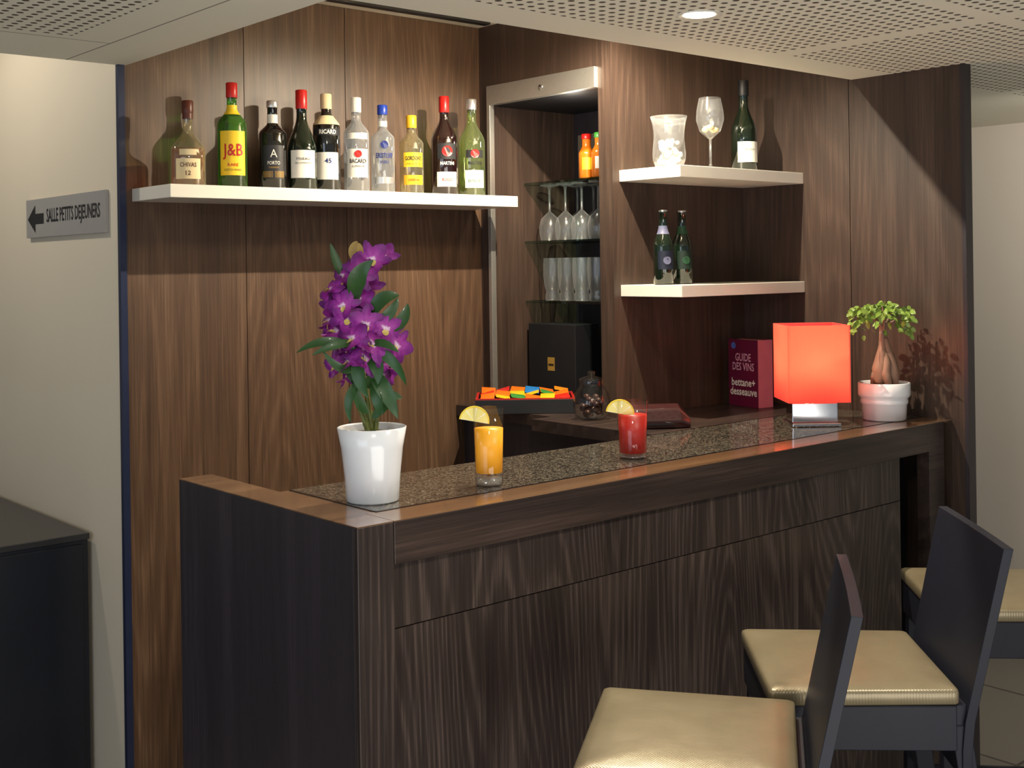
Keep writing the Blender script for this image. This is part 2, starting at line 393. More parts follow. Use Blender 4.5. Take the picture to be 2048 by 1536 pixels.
def bottle(name,label,loc,H,R,zb,zs,rn,glass,cap,caph,labels=(),texts=(),group=None,liquid=None,neck=None,ang=FA,cat='bottle',emblem=None):
    t=thing(name,label,cat,loc,0,group)
    lathe('body',bprof(H,R,zb,zs,rn),glass,t)
    if liquid:
        lathe('liquid',bprof(H,R,zb,zs,rn,inset=.0025,maxz=liquid[1]),liquid[0],t)
    lathe('cap',[(rn+.0015,H-caph),(rn+.0022,H-caph+.003),(rn+.0022,H-.002),(rn,H),(0,H)],cap,t,seg=24)
    lab=None
    for (z0,z1,half,mat) in labels:
        l=arc('label',R+.0006,z0,z1,half,mat,t,ang)
        if lab is None: lab=l
    if neck:
        z0,z1,mat=neck; 
        def rad(z):
            f=z/H
            if f<zb: return R
            if f<zs: return R+(rn-R)*ss((f-zb)/(zs-zb))
            return rn
        arc('neck_label',0,0,0,PI*.999,mat,t,ang,24,[(rad(z0+(z1-z0)*i/5)+.0009,z0+(z1-z0)*i/5) for i in range(6)])
    for (body,w,h,zc,mat,bold) in texts:
        curved_text('lettering',body,w,h,R+.0016,ang,zc,mat,lab or t,bold)
    if emblem:
        z,r_,mat,da=emblem
        V=[];n=20
        for i in range(n):
            a=2*PI*i/n; x=r_*math.cos(a); aa=ang+da+x/R; V.append(((R+.0019)*math.cos(aa),(R+.0019)*math.sin(aa),z+r_*math.sin(a)))
        frompy('emblem',V,[tuple(range(n))],mat=mat,parent=lab or t)
    return t
GB='liquor bottles on the long white shelf'
Z0=1.7855; YB=3.045
bottle('whisky_bottle','squat clear whisky bottle half full of amber spirit, brown cap',(1.492,YB,Z0),.235,.046,.42,.66,.013,g_yell,brown,.035,
  [(.02,.075,.75,cream_p),(.084,.10,.5,cream_p)],[('CHIVAS',.045,.012,.058,brown,.01),('12',.014,.012,.036,brown,.01)],GB,liquid=(amber,.105),neck=(.185,.2,brown))
bottle('whisky_bottle','tall green glass whisky bottle, yellow label with red letters',(1.625,YB,Z0),.295,.040,.60,.76,.0135,g_green,red,.042,
  [(.035,.158,.95,yel)],[('J&B',.058,.044,.100,red,.01),('RARE',.03,.008,.064,red,.01),('SCOTCH WHISKY',.05,.006,.050,blk_ink,.0)],GB,neck=(.205,.232,yel))
bottle('port_wine_bottle','black port bottle with dark label and white neck tag',(1.752,YB,Z0),.255,.039,.62,.76,.014,g_dark,silver,.02,
  [(.03,.125,.8,pm('dark_label',srgb(40,38,40),.5)),(.034,.052,.82,gold)],[('PORTO',.036,.010,.075,white_p,.01),('TAWNY',.03,.005,.062,gold,.0),('A',.020,.022,.102,white_p,.0)],GB,neck=(.19,.215,white_p))
bottle('wine_bottle','dark green bottle with sloping shoulders, red cap, white label',(1.842,YB-.01,Z0),.292,.043,.40,.74,.0145,g_dgreen,red,.055,
  [(.035,.115,.9,white_p)],[('PINEAU',.04,.007,.09,blk_ink,0),('DES CHARENTES',.048,.005,.078,blk_ink,0)],GB)
bottle('aniseed_spirit_bottle','dark bottle with cream cap and white label',(1.935,YB+.005,Z0),.29,.040,.66,.82,.0145,g_dark,cream_p,.045,
  [(.035,.115,.85,white_p),(.165,.185,1.2,blk_ink)],[('RICARD',.052,.013,.175,white_p,.03),('45',.02,.014,.09,navy,.02)],GB,neck=(.197,.225,cream_p))
bottle('rum_bottle','clear glass white rum bottle with white cap and label',(2.037,YB,Z0),.287,.038,.62,.77,.0135,g_bottle,white_p,.045,
  [(.045,.13,.9,white_p),(.16,.178,.9,white_p)],[('BACARDI',.054,.013,.094,blk_ink,.02),('SUPERIOR',.04,.006,.078,blk_ink,0)],GB,emblem=(.115,.011,red,0))
bottle('vodka_bottle','clear glass vodka bottle with blue cap and lettering',(2.133,YB,Z0),.272,.036,.62,.74,.0135,g_bottle,blue,.03,
  [(.03,.05,.9,silver)],[('ERISTOFF',.056,.016,.115,navy,.03),('VODKA',.03,.009,.095,navy,.02)],GB,emblem=(.148,.012,navy,0),neck=(.205,.222,white_p))
bottle('gin_bottle','pale bottle with yellow cap and yellow label',(2.242,YB,Z0),.248,.037,.64,.78,.0145,g_yell,yel2,.04,
  [(.03,.06,.9,yel2),(.085,.13,.9,yel)],[("GORDON'S",.056,.014,.112,blk_ink,.02),('LONDON DRY GIN',.05,.006,.095,blk_ink,0),('LONDON',.034,.008,.045,red,0)],GB)
bottle('vermouth_bottle','dark red vermouth bottle with red cap and emblem',(2.372,YB,Z0),.318,.043,.56,.78,.0145,g_dred,red,.052,
  [(.028,.075,.8,white_p),(.115,.165,.75,blk_ink)],[('MARTINI',.046,.011,.102,white_p,.02),('ROSSO',.034,.010,.05,red,.01)],GB,emblem=(.14,.017,red,0))
bottle('vermouth_bottle','pale green clear vermouth bottle with silver cap',(2.485,YB,Z0),.318,.042,.56,.78,.0145,g_lime,silver,.035,
  [(.028,.085,.8,white_p),(.125,.15,.7,blk_ink)],[('MARTINI',.046,.011,.108,blk_ink,.02),('EXTRA DRY',.044,.009,.05,pm('green_ink',srgb(20,90,40),.5),.01)],GB,emblem=(.138,.014,red,0))
bottle('wine_bottle','dark green wine bottle with black foil and white label',(3.07,2.40,1.8455),.292,.041,.44,.74,.0145,g_dgreen,black,.05,
  [(.03,.095,.95,white_p)],[('VIN ROUGE',.036,.006,.07,blk_ink,0)])
def beer(x,lab,e1,e2):
    t=bottle('beer_bottle',lab,(x,2.42,1.4985),.222,.030,.52,.78,.0125,g_dgreen,chrome,.008,[(.045,.10,.9,e1)],[],'beer bottles on the corner shelf',neck=(.15,.175,e2),emblem=(.072,.012,e2,0))
    return t
beer(2.705,'dark green beer bottle with white, red and blue neck label',pm('navy_label',srgb(14,20,40),.5),pm('neck_paper',srgb(96,98,124),.5))
beer(2.79,'dark green beer bottle with green oval label',pm('green_label',srgb(8,30,18),.5),pm('beer_green_neck',srgb(24,64,38),.5))
# vase & wine glass
v=thing('glass_hurricane_vase','squat clear glass vase holding white pebbles','vase',(2.715,2.40,1.8455))
lathe('body',[(0,.001),(.034,.0),(.041,.004),(.048,.02),(.0495,.04),(.048,.06),(.0455,.085),(.0455,.105),(.049,.13),(.055,.152),(.0535,.152),(.048,.13)],g_vase,v)
bm=bmesh.new(); bmesh.ops.create_icosphere(bm,subdivisions=2,radius=1); bm.verts.ensure_lookup_table()
sv=[w.co.copy() for w in bm.verts]; sf=[tuple(x.index for x in f.verts) for f in bm.faces]; bm.free()
peb=[]
for i in range(60):
    a=random.random()*6.28; rr=.034*random.random()**.5; z=.013+.066*random.random()**1.3
    s3=[random.uniform(.006,.010) for _ in range(3)]
    if z>.05: rr*=.8
    peb.append(([Vector((rr*math.cos(a)+q.x*s3[0],rr*math.sin(a)+q.y*s3[1],z+q.z*s3[2])) for q in sv],sf))
V,F=merge(peb)
p=frompy('white_pebbles',V,F,mat=pm('white_stone_glow',srgb(244,240,228),.5,emis=(1,.9,.75),es=.08),loc=(2.715,2.40,1.8455),smooth=True); tag(p,'white pebbles filling the bottom of the glass vase','pebbles'); p['kind']='stuff'  # pebbles glow faintly to imitate light falling on them
def wineprof(H=.223,rb=.043,zb=.10):
    return [(0,.003),(.018,.003),(.034,.0),(.035,.002),(.008,.007),(.004,.02),(.004,zb-.005),(.012,zb+.002),(rb*.75,zb+.02),(rb,zb+.055),(rb*.95,zb+.085),(rb*.76,H)]
w=thing('wine_glass','tall clear stemmed wine glass holding pale shells','wine glass',(2.905,2.40,1.8455))
lathe('glass',wineprof(),g_vase,w)
V,F=merge([([Vector((.016*math.cos(a)+q.x*.011,.016*math.sin(a)+q.y*.011,.124+q.z*.008+.008*(i%2))) for q in sv],sf) for i,a in enumerate([0,1.3,2.6,3.9,5.2])])
frompy('shells',V,F,mat=pm('shell',srgb(240,220,160),.4),parent=w,smooth=True)
# cabinet glasses
gw=thing('wine_glass','clear stemmed glass standing upside down on glass shelf','wine glass',(2.835,3.055,1.6455),0,'upturned stemmed glasses in the cabinet')
H=.19
g_cab=thin_glass('clear_glass_cabinet',(.97,.98,.98),.95,base=.10,dark=.8,rough=.22,milk=.35)
lathe('glass',[(0,H-.003),(.018,H-.002),(.032,H),(.033,H-.002),(.006,H-.008),(.004,H-.02),(.004,.10),(.012,.092),(.030,.075),(.0375,.045),(.036,.02),(.031,0)],g_cab,gw)
for (x,y) in ((2.835,2.976),(2.835,2.897),(2.835,2.818),(2.835,2.739),(2.835,2.66),(2.93,3.015),(2.93,2.936),(2.93,2.857),(2.93,2.778),(2.93,2.70)):
    copy_thing(gw,(x,y,1.6455))
gt=thing('tumbler_glass','clear drinking glass with thick ribbed foot on glass shelf','glass',(2.83,3.04,1.4405),0,'tumblers in the cabinet')
lathe('glass',[(0,.0),(.024,.0),(.026,.004),(.025,.02),(.022,.03),(.024,.036),(.028,.05),(.0315,.08),(.032,.11),(.030,.145)],g_cab,gt,seg=24)
for (x,y) in ((2.83,2.968),(2.83,2.896),(2.83,2.824),(2.83,2.752),(2.83,2.680),(2.93,3.0),(2.93,2.928),(2.93,2.856),(2.93,2.784),(2.93,2.712)):
    copy_thing(gt,(x,y,1.4405))
jmat=pm('orange_juice_bottle',srgb(206,110,24),.2,var=.1,coat=.5)
capg=pm('green_cap',srgb(60,140,50),.4)
for i,(x,y,cm) in enumerate(((2.83,2.865,red),(2.83,2.805,capg),(2.83,2.745,red),(2.91,2.88,yel2),(2.91,2.82,red),(2.91,2.76,yel2))):
    bottle('juice_bottle','small orange juice bottle with coloured cap on glass shelf',(x,y,1.8455),.15,.027,.55,.75,.015,jmat,cm,.018,[(.03,.07,.9,white_p if i%2 else yel)],[],'juice bottles in the cabinet')
bx=thing('document_box','black upright box with small pale emblem','box',(2.80,2.985,1.1005))
box('case',-.03,.08,-.115,.115,0,.262,black,bx,.002)
frompy('emblem',[(-.0305,.02,.105),(-.0305,-.015,.105),(-.0305,-.015,.15),(-.0305,.02,.15)],[(0,1,2,3)],mat=gold,parent=bx)
box('emblem_bar',-.0312,-.0306,-.010,.015,.122,.128,black,bx)
# jar
j=thing('glass_jar','round clear glass jar of dark sweets','jar',(2.535,2.56,1.1005))
lathe('body',[(0,.001),(.035,.0),(.05,.015),(.056,.045),(.05,.08),(.036,.10),(.036,.115)],g_clear,j)
lathe('lid',[(.037,.112),(.038,.122),(.01,.13),(.012,.142),(0,.146)],g_clear,j)
V,F=merge([([Vector((rr*math.cos(a)+q.x*.009,rr*math.sin(a)+q.y*.010,z+q.z*.008)) for q in sv],sf) for rr,a,z in [(.029*random.random()**.5,random.random()*6.28,.014+.055*random.random()) for _ in range(34)]])
cd_=frompy('dark_sweets',V,F,mat=pm('dark_sweet',srgb(70,44,36),.25,var=.6,scale=50),loc=(2.535,2.56,1.1005),smooth=True); tag(cd_,'dark wrapped sweets filling the glass jar','sweets'); cd_['kind']='stuff'
# tray
LR=math.radians(-41.04)
fwd=Vector((.6565,.7543,0)); rgt=Vector((.7543,-.6565,0))
tp=Vector((2.483,2.798,1.1005))+fwd*.11
redl=pm('red_lining',srgb(170,24,18),.5)
tray=thing('sachet_tray','black tray with red lining for sachets','tray',tp,LR)
boxes('rim',[(-.155,.155,-.10,-.092,0,.044),(-.155,.155,.092,.10,0,.044),(-.155,-.147,-.092,.092,0,.044),(.147,.155,-.092,.092,0,.044)],black,tray,.001)
boxes('rim_edge',[(-.155,.155,-.10,-.092,.0442,.048),(-.155,.155,.092,.10,.0442,.048),(-.155,-.147,-.092,.092,.0442,.048),(.147,.155,-.092,.092,.0442,.048)],redl,tray)
box('base',-.147,.147,-.092,.092,0,.030,redl,tray)
sc_cols=[srgb(235,110,20),srgb(240,190,30),srgb(210,40,26),srgb(60,140,60),srgb(40,120,190),srgb(240,140,30),srgb(200,30,30)]
cn=['orange','yellow','red','green','blue','amber','scarlet']
sm=[pm('sachet_paper_'+n_,c,.35,var=.08) for n_,c in zip(cn,sc_cols)]
order=[0,2,0, 1,0,6, 3,1,0, 0,1,4, 1,3,0, 2,0,5]
k=0
for ix in range(6):
    for iy in range(3):
        ci=order[k]; k+=1; lx=-.117+ix*.0468; ly=-.058+iy*.058
        w0=tp+rgt*lx+fwd*ly; w0.z=1.1005+.042+iy*.004+random.random()*.006
        N=5;V=[];F=[]
        for s_ in (1,-1):
            for a in range(N):
                for b in range(N):
                    x=-1+2*a/(N-1);y=-1+2*b/(N-1); V.append((x*.0225,y*.028,.005+s_*.003*(1-x*x)*(1-y*y)))
        for s_ in (0,1):
            o_=s_*N*N
            for a in range(N-1):
                for b in range(N-1):
                    q=(o_+a*N+b,o_+(a+1)*N+b,o_+(a+1)*N+b+1,o_+a*N+b+1); F.append(q if s_==0 else q[::-1])
        s=frompy('sachet',V,F,mat=sm[ci],loc=w0,rot=(.18+random.uniform(-.12,.2),random.uniform(-.3,.3),LR+random.uniform(-.1,.1)),smooth=False)
        tag(s,'small '+cn[ci]+' paper sachet in the black tray','sachet','sachets in the tray')
# card terminal
c=thing('card_terminal','dark reddish rounded card payment terminal','payment terminal',(2.53,2.31,1.1005),LR+.1)
V=[];F=[]
pr=[(-.04,0),(-.045,.022),(-.032,.054),(0,.067),(.035,.058),(.052,.024),(.052,0)]
for x in (-.095,-.085,.07,.10):
    sc2=.85 if abs(x)>.09 else 1
    for (y,z) in pr: V.append((x,y*sc2,z*sc2 if x<.09 else z*.5))
n=len(pr)
for i in range(3):
    for q in range(n): F.append((i*n+q,i*n+(q+1)%n,(i+1)*n+(q+1)%n,(i+1)*n+q))
F+= [tuple(range(n-1,-1,-1)),tuple(3*n+q for q in range(n))]
bev(frompy('case',V,F,mat=pm('terminal_plastic',srgb(56,26,26),.2,coat=.6),parent=c),.005,3)
box('card_slot',-.05,.05,-.047,-.040,.012,.016,black,c)
# book
b_=thing('thick_paperback_guide','thick crimson-covered wine guide standing upright against the wall','book',(3.125,2.430,1.1005),math.radians(-100))
pink=pm('crimson_cover',srgb(104,16,54),.45,var=.05,coat=.1)
box('cover',-.07,.068,-.030,-.0275,0,.214,pink,b_)
box('spine',.0685,.0705,-.030,.030,0,.214,pm('pale_pink_spine',srgb(196,108,128),.5),b_)
box('rear_cover',-.07,.068,.0275,.030,0,.214,pink,b_)
box('pages',-.068,.068,-.027,.027,.002,.211,cream_p,b_)
pinkink=pm('pink_ink',srgb(226,170,188),.5)
flat_text('lettering','GUIDE\nDES VINS',.100,.055,pinkink,b_,(.0,-.0305,.142),.01)
flat_text('lettering','bettane+\ndesseauve',.125,.055,white_p,b_,(.0,-.0305,.062),.02)
frompy('emblem',[(-.045+.011*math.cos(i*PI/8),-.0305,.193+.011*math.sin(i*PI/8)) for i in range(16)],[tuple(range(16))],mat=pm('blue_emblem',srgb(90,110,190),.5),parent=b_)
# ---------------------------------------------------------------- drinks
def drink(name,label,loc,H,R,liq,z0,z1,base=.022):
    t=thing(name,label,'drink',loc)
    lathe('glass',[(0,0),(R*.84,0),(R*.87,.004),(R*.9,base),(R,H),(R-.001,H+.0006)],thin_glass('drink_glass',(.97,.98,.98),.6,base=.05,dark=.6),t,seg=40)
    lathe('glass_bottom',[(0,.002),(R*.78,.003),(R*.82,base*.5),(R*.6,base-.004),(0,base-.006)],g_vase,t)
    rr=lambda z: R*.9-.0012+(R*.1)*(z-base)/(H-base)
    lathe('juice',[(0,z0),(rr(z0),z0),(rr(z1),z1),(0,z1)],liq,t)
    return t
oj=pm('orange_juice_glow',srgb(244,172,30),.4,var=.05,scale=12,emis=srgb(250,150,0),es=.15)  # emission brightens the juice in place of light passing through
tj=pm('tomato_juice_glow',srgb(172,26,10),.4,var=.08,scale=12,emis=srgb(200,20,4),es=.06)  # slight self-glow stands in for light inside the red juice
drink('glass_of_orange_juice','tall clear glass of orange juice on the bar',(1.622,1.945,1.1012),.163,.0325,oj,.028,.120,.025)
drink('glass_of_tomato_juice','short clear glass of red tomato juice on the bar',(2.091,1.975,1.1012),.136,.036,tj,.014,.104,.012)
def lemon_mat():
    m,nt,b=newmat('lemon_flesh'); tc=nt.nodes.new('ShaderNodeTexCoord'); sp=nt.nodes.new('ShaderNodeSeparateXYZ'); nt.links.new(tc.outputs['Object'],sp.inputs[0])
    an=MA(nt,'ARCTAN2',sp.outputs[2],sp.outputs[0]); f_=MA(nt,'ABSOLUTE',MA(nt,'SINE',MA(nt,'MULTIPLY',an,4)))
    c=ramp(nt,f_,[(.12,srgb(255,250,215)),(.3,srgb(250,236,140))]); nt.links.new(c,b.inputs['Base Color']); b.inputs['Roughness'].default_value=.25; return m
lm=lemon_mat(); lr=pm('lemon_rind',srgb(240,210,50),.4,bump=.3,scale=300)
def lemon(loc,r,lab):
    t=thing('lemon_slice',lab,'lemon slice',loc,LR,'lemon slices on the drinks')
    n=20
    def half(r0,r1,th):
        V=[];F=[]
        for y in (-th,th):
            for i in range(n+1):
                a=PI*i/n; V.append((r1*math.cos(a),y,r1*math.sin(a)))
            for i in range(n+1):
                a=PI*i/n; V.append((r0*math.cos(a),y,r0*math.sin(a)))
        m_=2*(n+1)
        for i in range(n):
            F.append((i,i+1,n+1+i+1,n+1+i)); F.append((m_+i+1,m_+i,m_+n+1+i,m_+n+2+i))
            F.append((i+1,i,m_+i,m_+i+1)); F.append((n+1+i,n+2+i,m_+n+2+i,m_+n+1+i))
        for e in (0,n): F.append((e,n+1+e,m_+n+1+e,m_+e))
        return V,F
    V,F=half(r*.9,r,.0025); frompy('rind',V,F,mat=lr,parent=t)
    V,F=half(.0005,r*.9,.0022); frompy('flesh',V,F,mat=lm,parent=t)
    t.rotation_euler=(0,.18,LR); return t
p=Vector((1.622,1.945,1.1012+.135))-rgt*.030-fwd*.004; lemon(p,.032,'half slice of lemon on the rim of the orange juice glass')
p=Vector((2.091,1.975,1.1012+.106))-rgt*.030-fwd*.004; lemon(p,.034,'half slice of lemon on the rim of the tomato juice glass')
# ---------------------------------------------------------------- lamp
lp=thing('table_lamp','square table lamp with glowing red fabric shade, chrome base','table lamp',(2.872,2.02,1.1012),LR+math.radians(1))
box('base',-.068,.068,-.055,.055,0,.010,chrome,lp,.002)
box('pedestal',-.064,.064,-.035,.035,.010,.064,pm('mirror_steel',(.62,.62,.64),.1,1,var=.05),lp,.002)
lathe('stem',[(.006,.064),(.006,.11)],chrome,lp,seg=12)
def shade_mat():
    m,nt,b=newmat('red_shade_fabric'); out=[n for n in nt.nodes if n.type=='OUTPUT_MATERIAL'][0]
    tc=nt.nodes.new('ShaderNodeTexCoord'); sp=nt.nodes.new('ShaderNodeSeparateXYZ'); nt.links.new(tc.outputs['Object'],sp.inputs[0])
    wv=MA(nt,'MULTIPLY_ADD',MA(nt,'SINE',MA(nt,'MULTIPLY',sp.outputs[0],900)),.05,.95)
    cc=mixc(nt,wv,(.8,.26,.20),(1.0,.56,.40))
    tl=nt.nodes.new('ShaderNodeBsdfTranslucent'); nt.links.new(cc,tl.inputs[0])
    df=nt.nodes.new('ShaderNodeBsdfDiffuse'); df.inputs[0].default_value=(.75,.06,.08,1)
    em=nt.nodes.new('ShaderNodeEmission'); em.inputs[0].default_value=(1,.06,.08,1); em.inputs[1].default_value=.12
    mx=nt.nodes.new('ShaderNodeMixShader'); mx.inputs[0].default_value=.3; nt.links.new(tl.outputs[0],mx.inputs[1]); nt.links.new(df.outputs[0],mx.inputs[2])
    ad=nt.nodes.new('ShaderNodeAddShader'); nt.links.new(mx.outputs[0],ad.inputs[0]); nt.links.new(em.outputs[0],ad.inputs[1]); nt.links.new(ad.outputs[0],out.inputs[0])
    return m
h=.086
boxes('shade',[(-h,h,-h,-h+.0015,.07,.283),(-h,h,h-.0015,h,.07,.283),(-h,-h+.0015,-h+.0015,h-.0015,.07,.283),(h-.0015,h,-h+.0015,h-.0015,.07,.283)],shade_mat(),lp)
lathe('bulb',[(0,.105),(.012,.11),(.014,.13),(.024,.155),(.022,.175),(0,.19)],pm('bulb_glow',(1,.8,.6),.5,emis=(1,.8,.6),es=4),lp,seg=16)
# ---------------------------------------------------------------- orchid
U0=.000985
def OP(u,v,d=0): return Vector(((u-742)*U0,d,(1006-v)*U0))
orc=thing('potted_orchid','purple orchid in a tapered white ceramic pot on the bar','potted plant',(1.355,1.985,1.1012),LR)
lathe('pot',[(0,0),(.050,0),(.052,.003),(.055,.05),(.061,.105),(.0685,.145),(.0665,.146),(.0655,.142),(.058,.105),(.05,.03),(0,.03)],white_cer,orc,seg=48)
lathe('soil',[(0,.134),(.0622,.131)],pm('bark_soil',srgb(70,52,34),.9,var=.5,bump=1,scale=120),orc)
stem_m=pm('orchid_stem',srgb(96,104,46),.5,var=.25,scale=60); leaf_m=pm('orchid_leaf',srgb(42,78,34),.4,var=.35,scale=25,coat=.1)
parts=[]
for pts in ([OP(742,868),OP(733,800,.004),OP(722,720),OP(728,650),OP(735,590),OP(728,520)],[OP(738,868),OP(718,800,-.01),OP(712,760,-.01),OP(705,690),OP(690,610)],[OP(750,868),OP(752,830),OP(745,780,-.008),OP(752,700,.0),OP(770,640)],[OP(735,868,-.01),OP(728,845,-.012),OP(710,800,-.012)],[OP(748,868,.01),OP(735,820,.01),OP(732,770,.012)]):
    sp_=spline(pts,5); parts.append(tubedata(sp_,[.0052-.003*i/len(sp_)+(.0012 if i%4==0 else 0) for i in range(len(sp_))],8))
V,F=merge(parts); frompy('stems',V,F,mat=stem_m,parent=orc,smooth=True)
def leafd(p0,p1,p2,w,tw=0,n=10):
    V=[];F=[]
    for i in range(n+1):
        t=i/n; c=p0*(1-t)**2+p1*(2*t*(1-t))+p2*t*t
        tg=(p0*(-2*(1-t))+p1*(2-4*t)+p2*(2*t)).normalized()
        nn=Vector((math.sin(tw),-math.cos(tw),.35)); sd=tg.cross(nn).normalized(); up=sd.cross(tg).normalized()
        ww=w*(math.sin(PI*min(1,t**.85))**.75)*(1 if 0<i<n else 0)+.0006
        V+= [c-sd*ww+up*ww*.25,c,c+sd*ww+up*ww*.25]
    for i in range(n):
        a=i*3; F+=[(a,a+1,a+4,a+3),(a+1,a+2,a+5,a+4)]
    return V,F
L=[(OP(722,605,-.02),OP(705,560,-.06),OP(757,525,-.06),.018),(OP(690,560),OP(675,530),OP(664,490),.008),
 (OP(745,640,-.02),OP(765,590,-.04),OP(804,596,-.03),.015),(OP(750,655,-.02),OP(790,635,-.03),OP(800,600,-.02),.010),(OP(785,665,-.02),OP(815,650,-.02),OP(818,612,-.01),.012),
 (OP(718,700,-.04),OP(665,665,-.07),OP(604,704,-.06),.009),(OP(735,700,-.03),OP(800,705,-.07),OP(817,772,-.05),.010),(OP(722,735,-.03),OP(690,755,-.06),OP(655,700,-.06),.008),
 (OP(742,745,-.02),OP(775,770,-.05),OP(798,838,-.04),.015),(OP(735,760,-.02),OP(688,785,-.04),OP(704,845,-.03),.009),(OP(728,700,-.03),OP(712,745,-.06),OP(742,795,-.05),.014),
 (OP(742,800),OP(785,792,-.01),OP(803,802),.010),(OP(736,715,-.03),OP(770,720,-.06),OP(762,768,-.06),.014),(OP(738,780,-.02),OP(752,750,-.04),OP(768,728,-.05),.012),(OP(725,785),OP(700,745,-.02),OP(690,725),.010),
 (OP(720,690,-.04),OP(690,680,-.07),OP(636,708,-.07),.008),(OP(745,690,-.04),OP(775,680,-.07),OP(805,705,-.07),.008),(OP(745,770,-.03),OP(765,800,-.05),OP(762,832,-.04),.011),(OP(738,830,-.02),OP(715,810,-.03),OP(712,765,-.03),.010),(OP(745,840,-.02),OP(768,815,-.03),OP(790,800,-.03),.009)]
V,F=merge([leafd(*l,tw=random.uniform(-.5,.5)) for l in L]); frompy('leaves',V,F,mat=leaf_m,parent=orc,smooth=True)
V,F=merge([leafd(OP(715,530),OP(708,500),OP(718,486),.011),leafd(OP(718,530),OP(728,505,-.01),OP(722,490,-.01),.007)]); frompy('bud',V,F,mat=pm('bud_green',srgb(160,130,60),.4,var=.2),parent=orc,smooth=True)
def petal_mat():
    m,nt,b=newmat('purple_petal'); tc=nt.nodes.new('ShaderNodeTexCoord'); ln=nt.nodes.new('ShaderNodeVectorMath'); ln.operation='LENGTH'; nt.links.new(tc.outputs['Object'],ln.inputs[0])
    n=nt.nodes.new('ShaderNodeTexNoise'); n.inputs['Scale'].default_value=90; nt.links.new(tc.outputs['Object'],n.inputs['Vector'])
    d=MA(nt,'MULTIPLY',ln.outputs['Value'],24); d=MA(nt,'ADD',d,MA(nt,'MULTIPLY_ADD',n.outputs['Fac'],.6,-.3))
    c=ramp(nt,d,[(.06,srgb(232,200,226)),(.2,srgb(168,56,160)),(.55,srgb(138,30,138)),(.9,srgb(100,16,108))]); nt.links.new(c,b.inputs['Base Color']); b.inputs['Roughness'].default_value=.55
    return m
petm=petal_mat(); lipm=pm('yellow_lip',srgb(236,206,120),.5,var=.3,scale=200)
def flower_mesh():
    V=[];F=[];mi=[]
    def petal(ang,Ln,w,back,m):
        n=6;b=len(V); dx=Vector((math.cos(ang),0,math.sin(ang))); sd=Vector((-math.sin(ang),0,math.cos(ang)))
        for i in range(n+1):
            t=i/n; ww=w*math.sin(PI*(.06+.90*t))**.7; y=back*t*t
            for s_ in (-1,-.5,0,.5,1):
                V.append(dx*(Ln*t)+sd*(ww*s_)+Vector((0,y+abs(s_)*ww*.35*(-1 if m else 1)+math.sin(t*9+s_*4)*.0018,0)))
        for i in range(n):
            for k in range(4):
                a=b+i*5+k; F.append((a,a+1,a+6,a+5)); mi.append(m)
    for a in (90,205,335): petal(math.radians(a),.039,.0095,.013,0)
    for a in (28,152): petal(math.radians(a),.038,.015,.006,0)
    petal(math.radians(270),.025,.014,-.018,0); petal(math.radians(270),.010,.0065,-.012,1)
    me=bpy.data.meshes.new('flower'); me.from_pydata([tuple(v) for v in V],[],F); me.materials.append(petm); me.materials.append(lipm)
    for p,m in zip(me.polygons,mi): p.material_index=m; p.use_smooth=True
    return me
fm=flower_mesh()
FL=[(748,524,-.01,1),(728,545,-.03,.95),(686,556,-.01,1),(664,582,-.03,.95),(702,588,.0,1),(720,602,-.02,.95),(672,618,0,1),(702,640,-.035,1),(738,652,-.04,1),(672,664,-.01,1),(776,662,-.03,1.05),(752,690,-.055,1.05),(710,678,-.05,1.05),(796,696,-.02,1),(672,734,-.02,.95),(700,724,-.04,1),(735,718,-.045,1),(784,735,-.03,1),(768,518,.02,.85),(690,758,.02,.9),(656,645,0,.9),(765,755,-.01,.8),(712,565,-.01,.95),(735,580,.01,.95),(692,615,-.04,.95),(722,632,0,1),(690,695,-.02,1),(770,705,-.02,1)]
for (u,v_,d,s_) in FL:
    f_=bpy.data.objects.new('flower',fm); COL.objects.link(f_); f_.parent=orc; f_.location=OP(u,v_,d); f_.scale=(s_,)*3
    f_.rotation_euler=(random.uniform(-.7,.35),random.uniform(-.8,.8),(u-735)/90*1.0+random.uniform(-.5,.5))
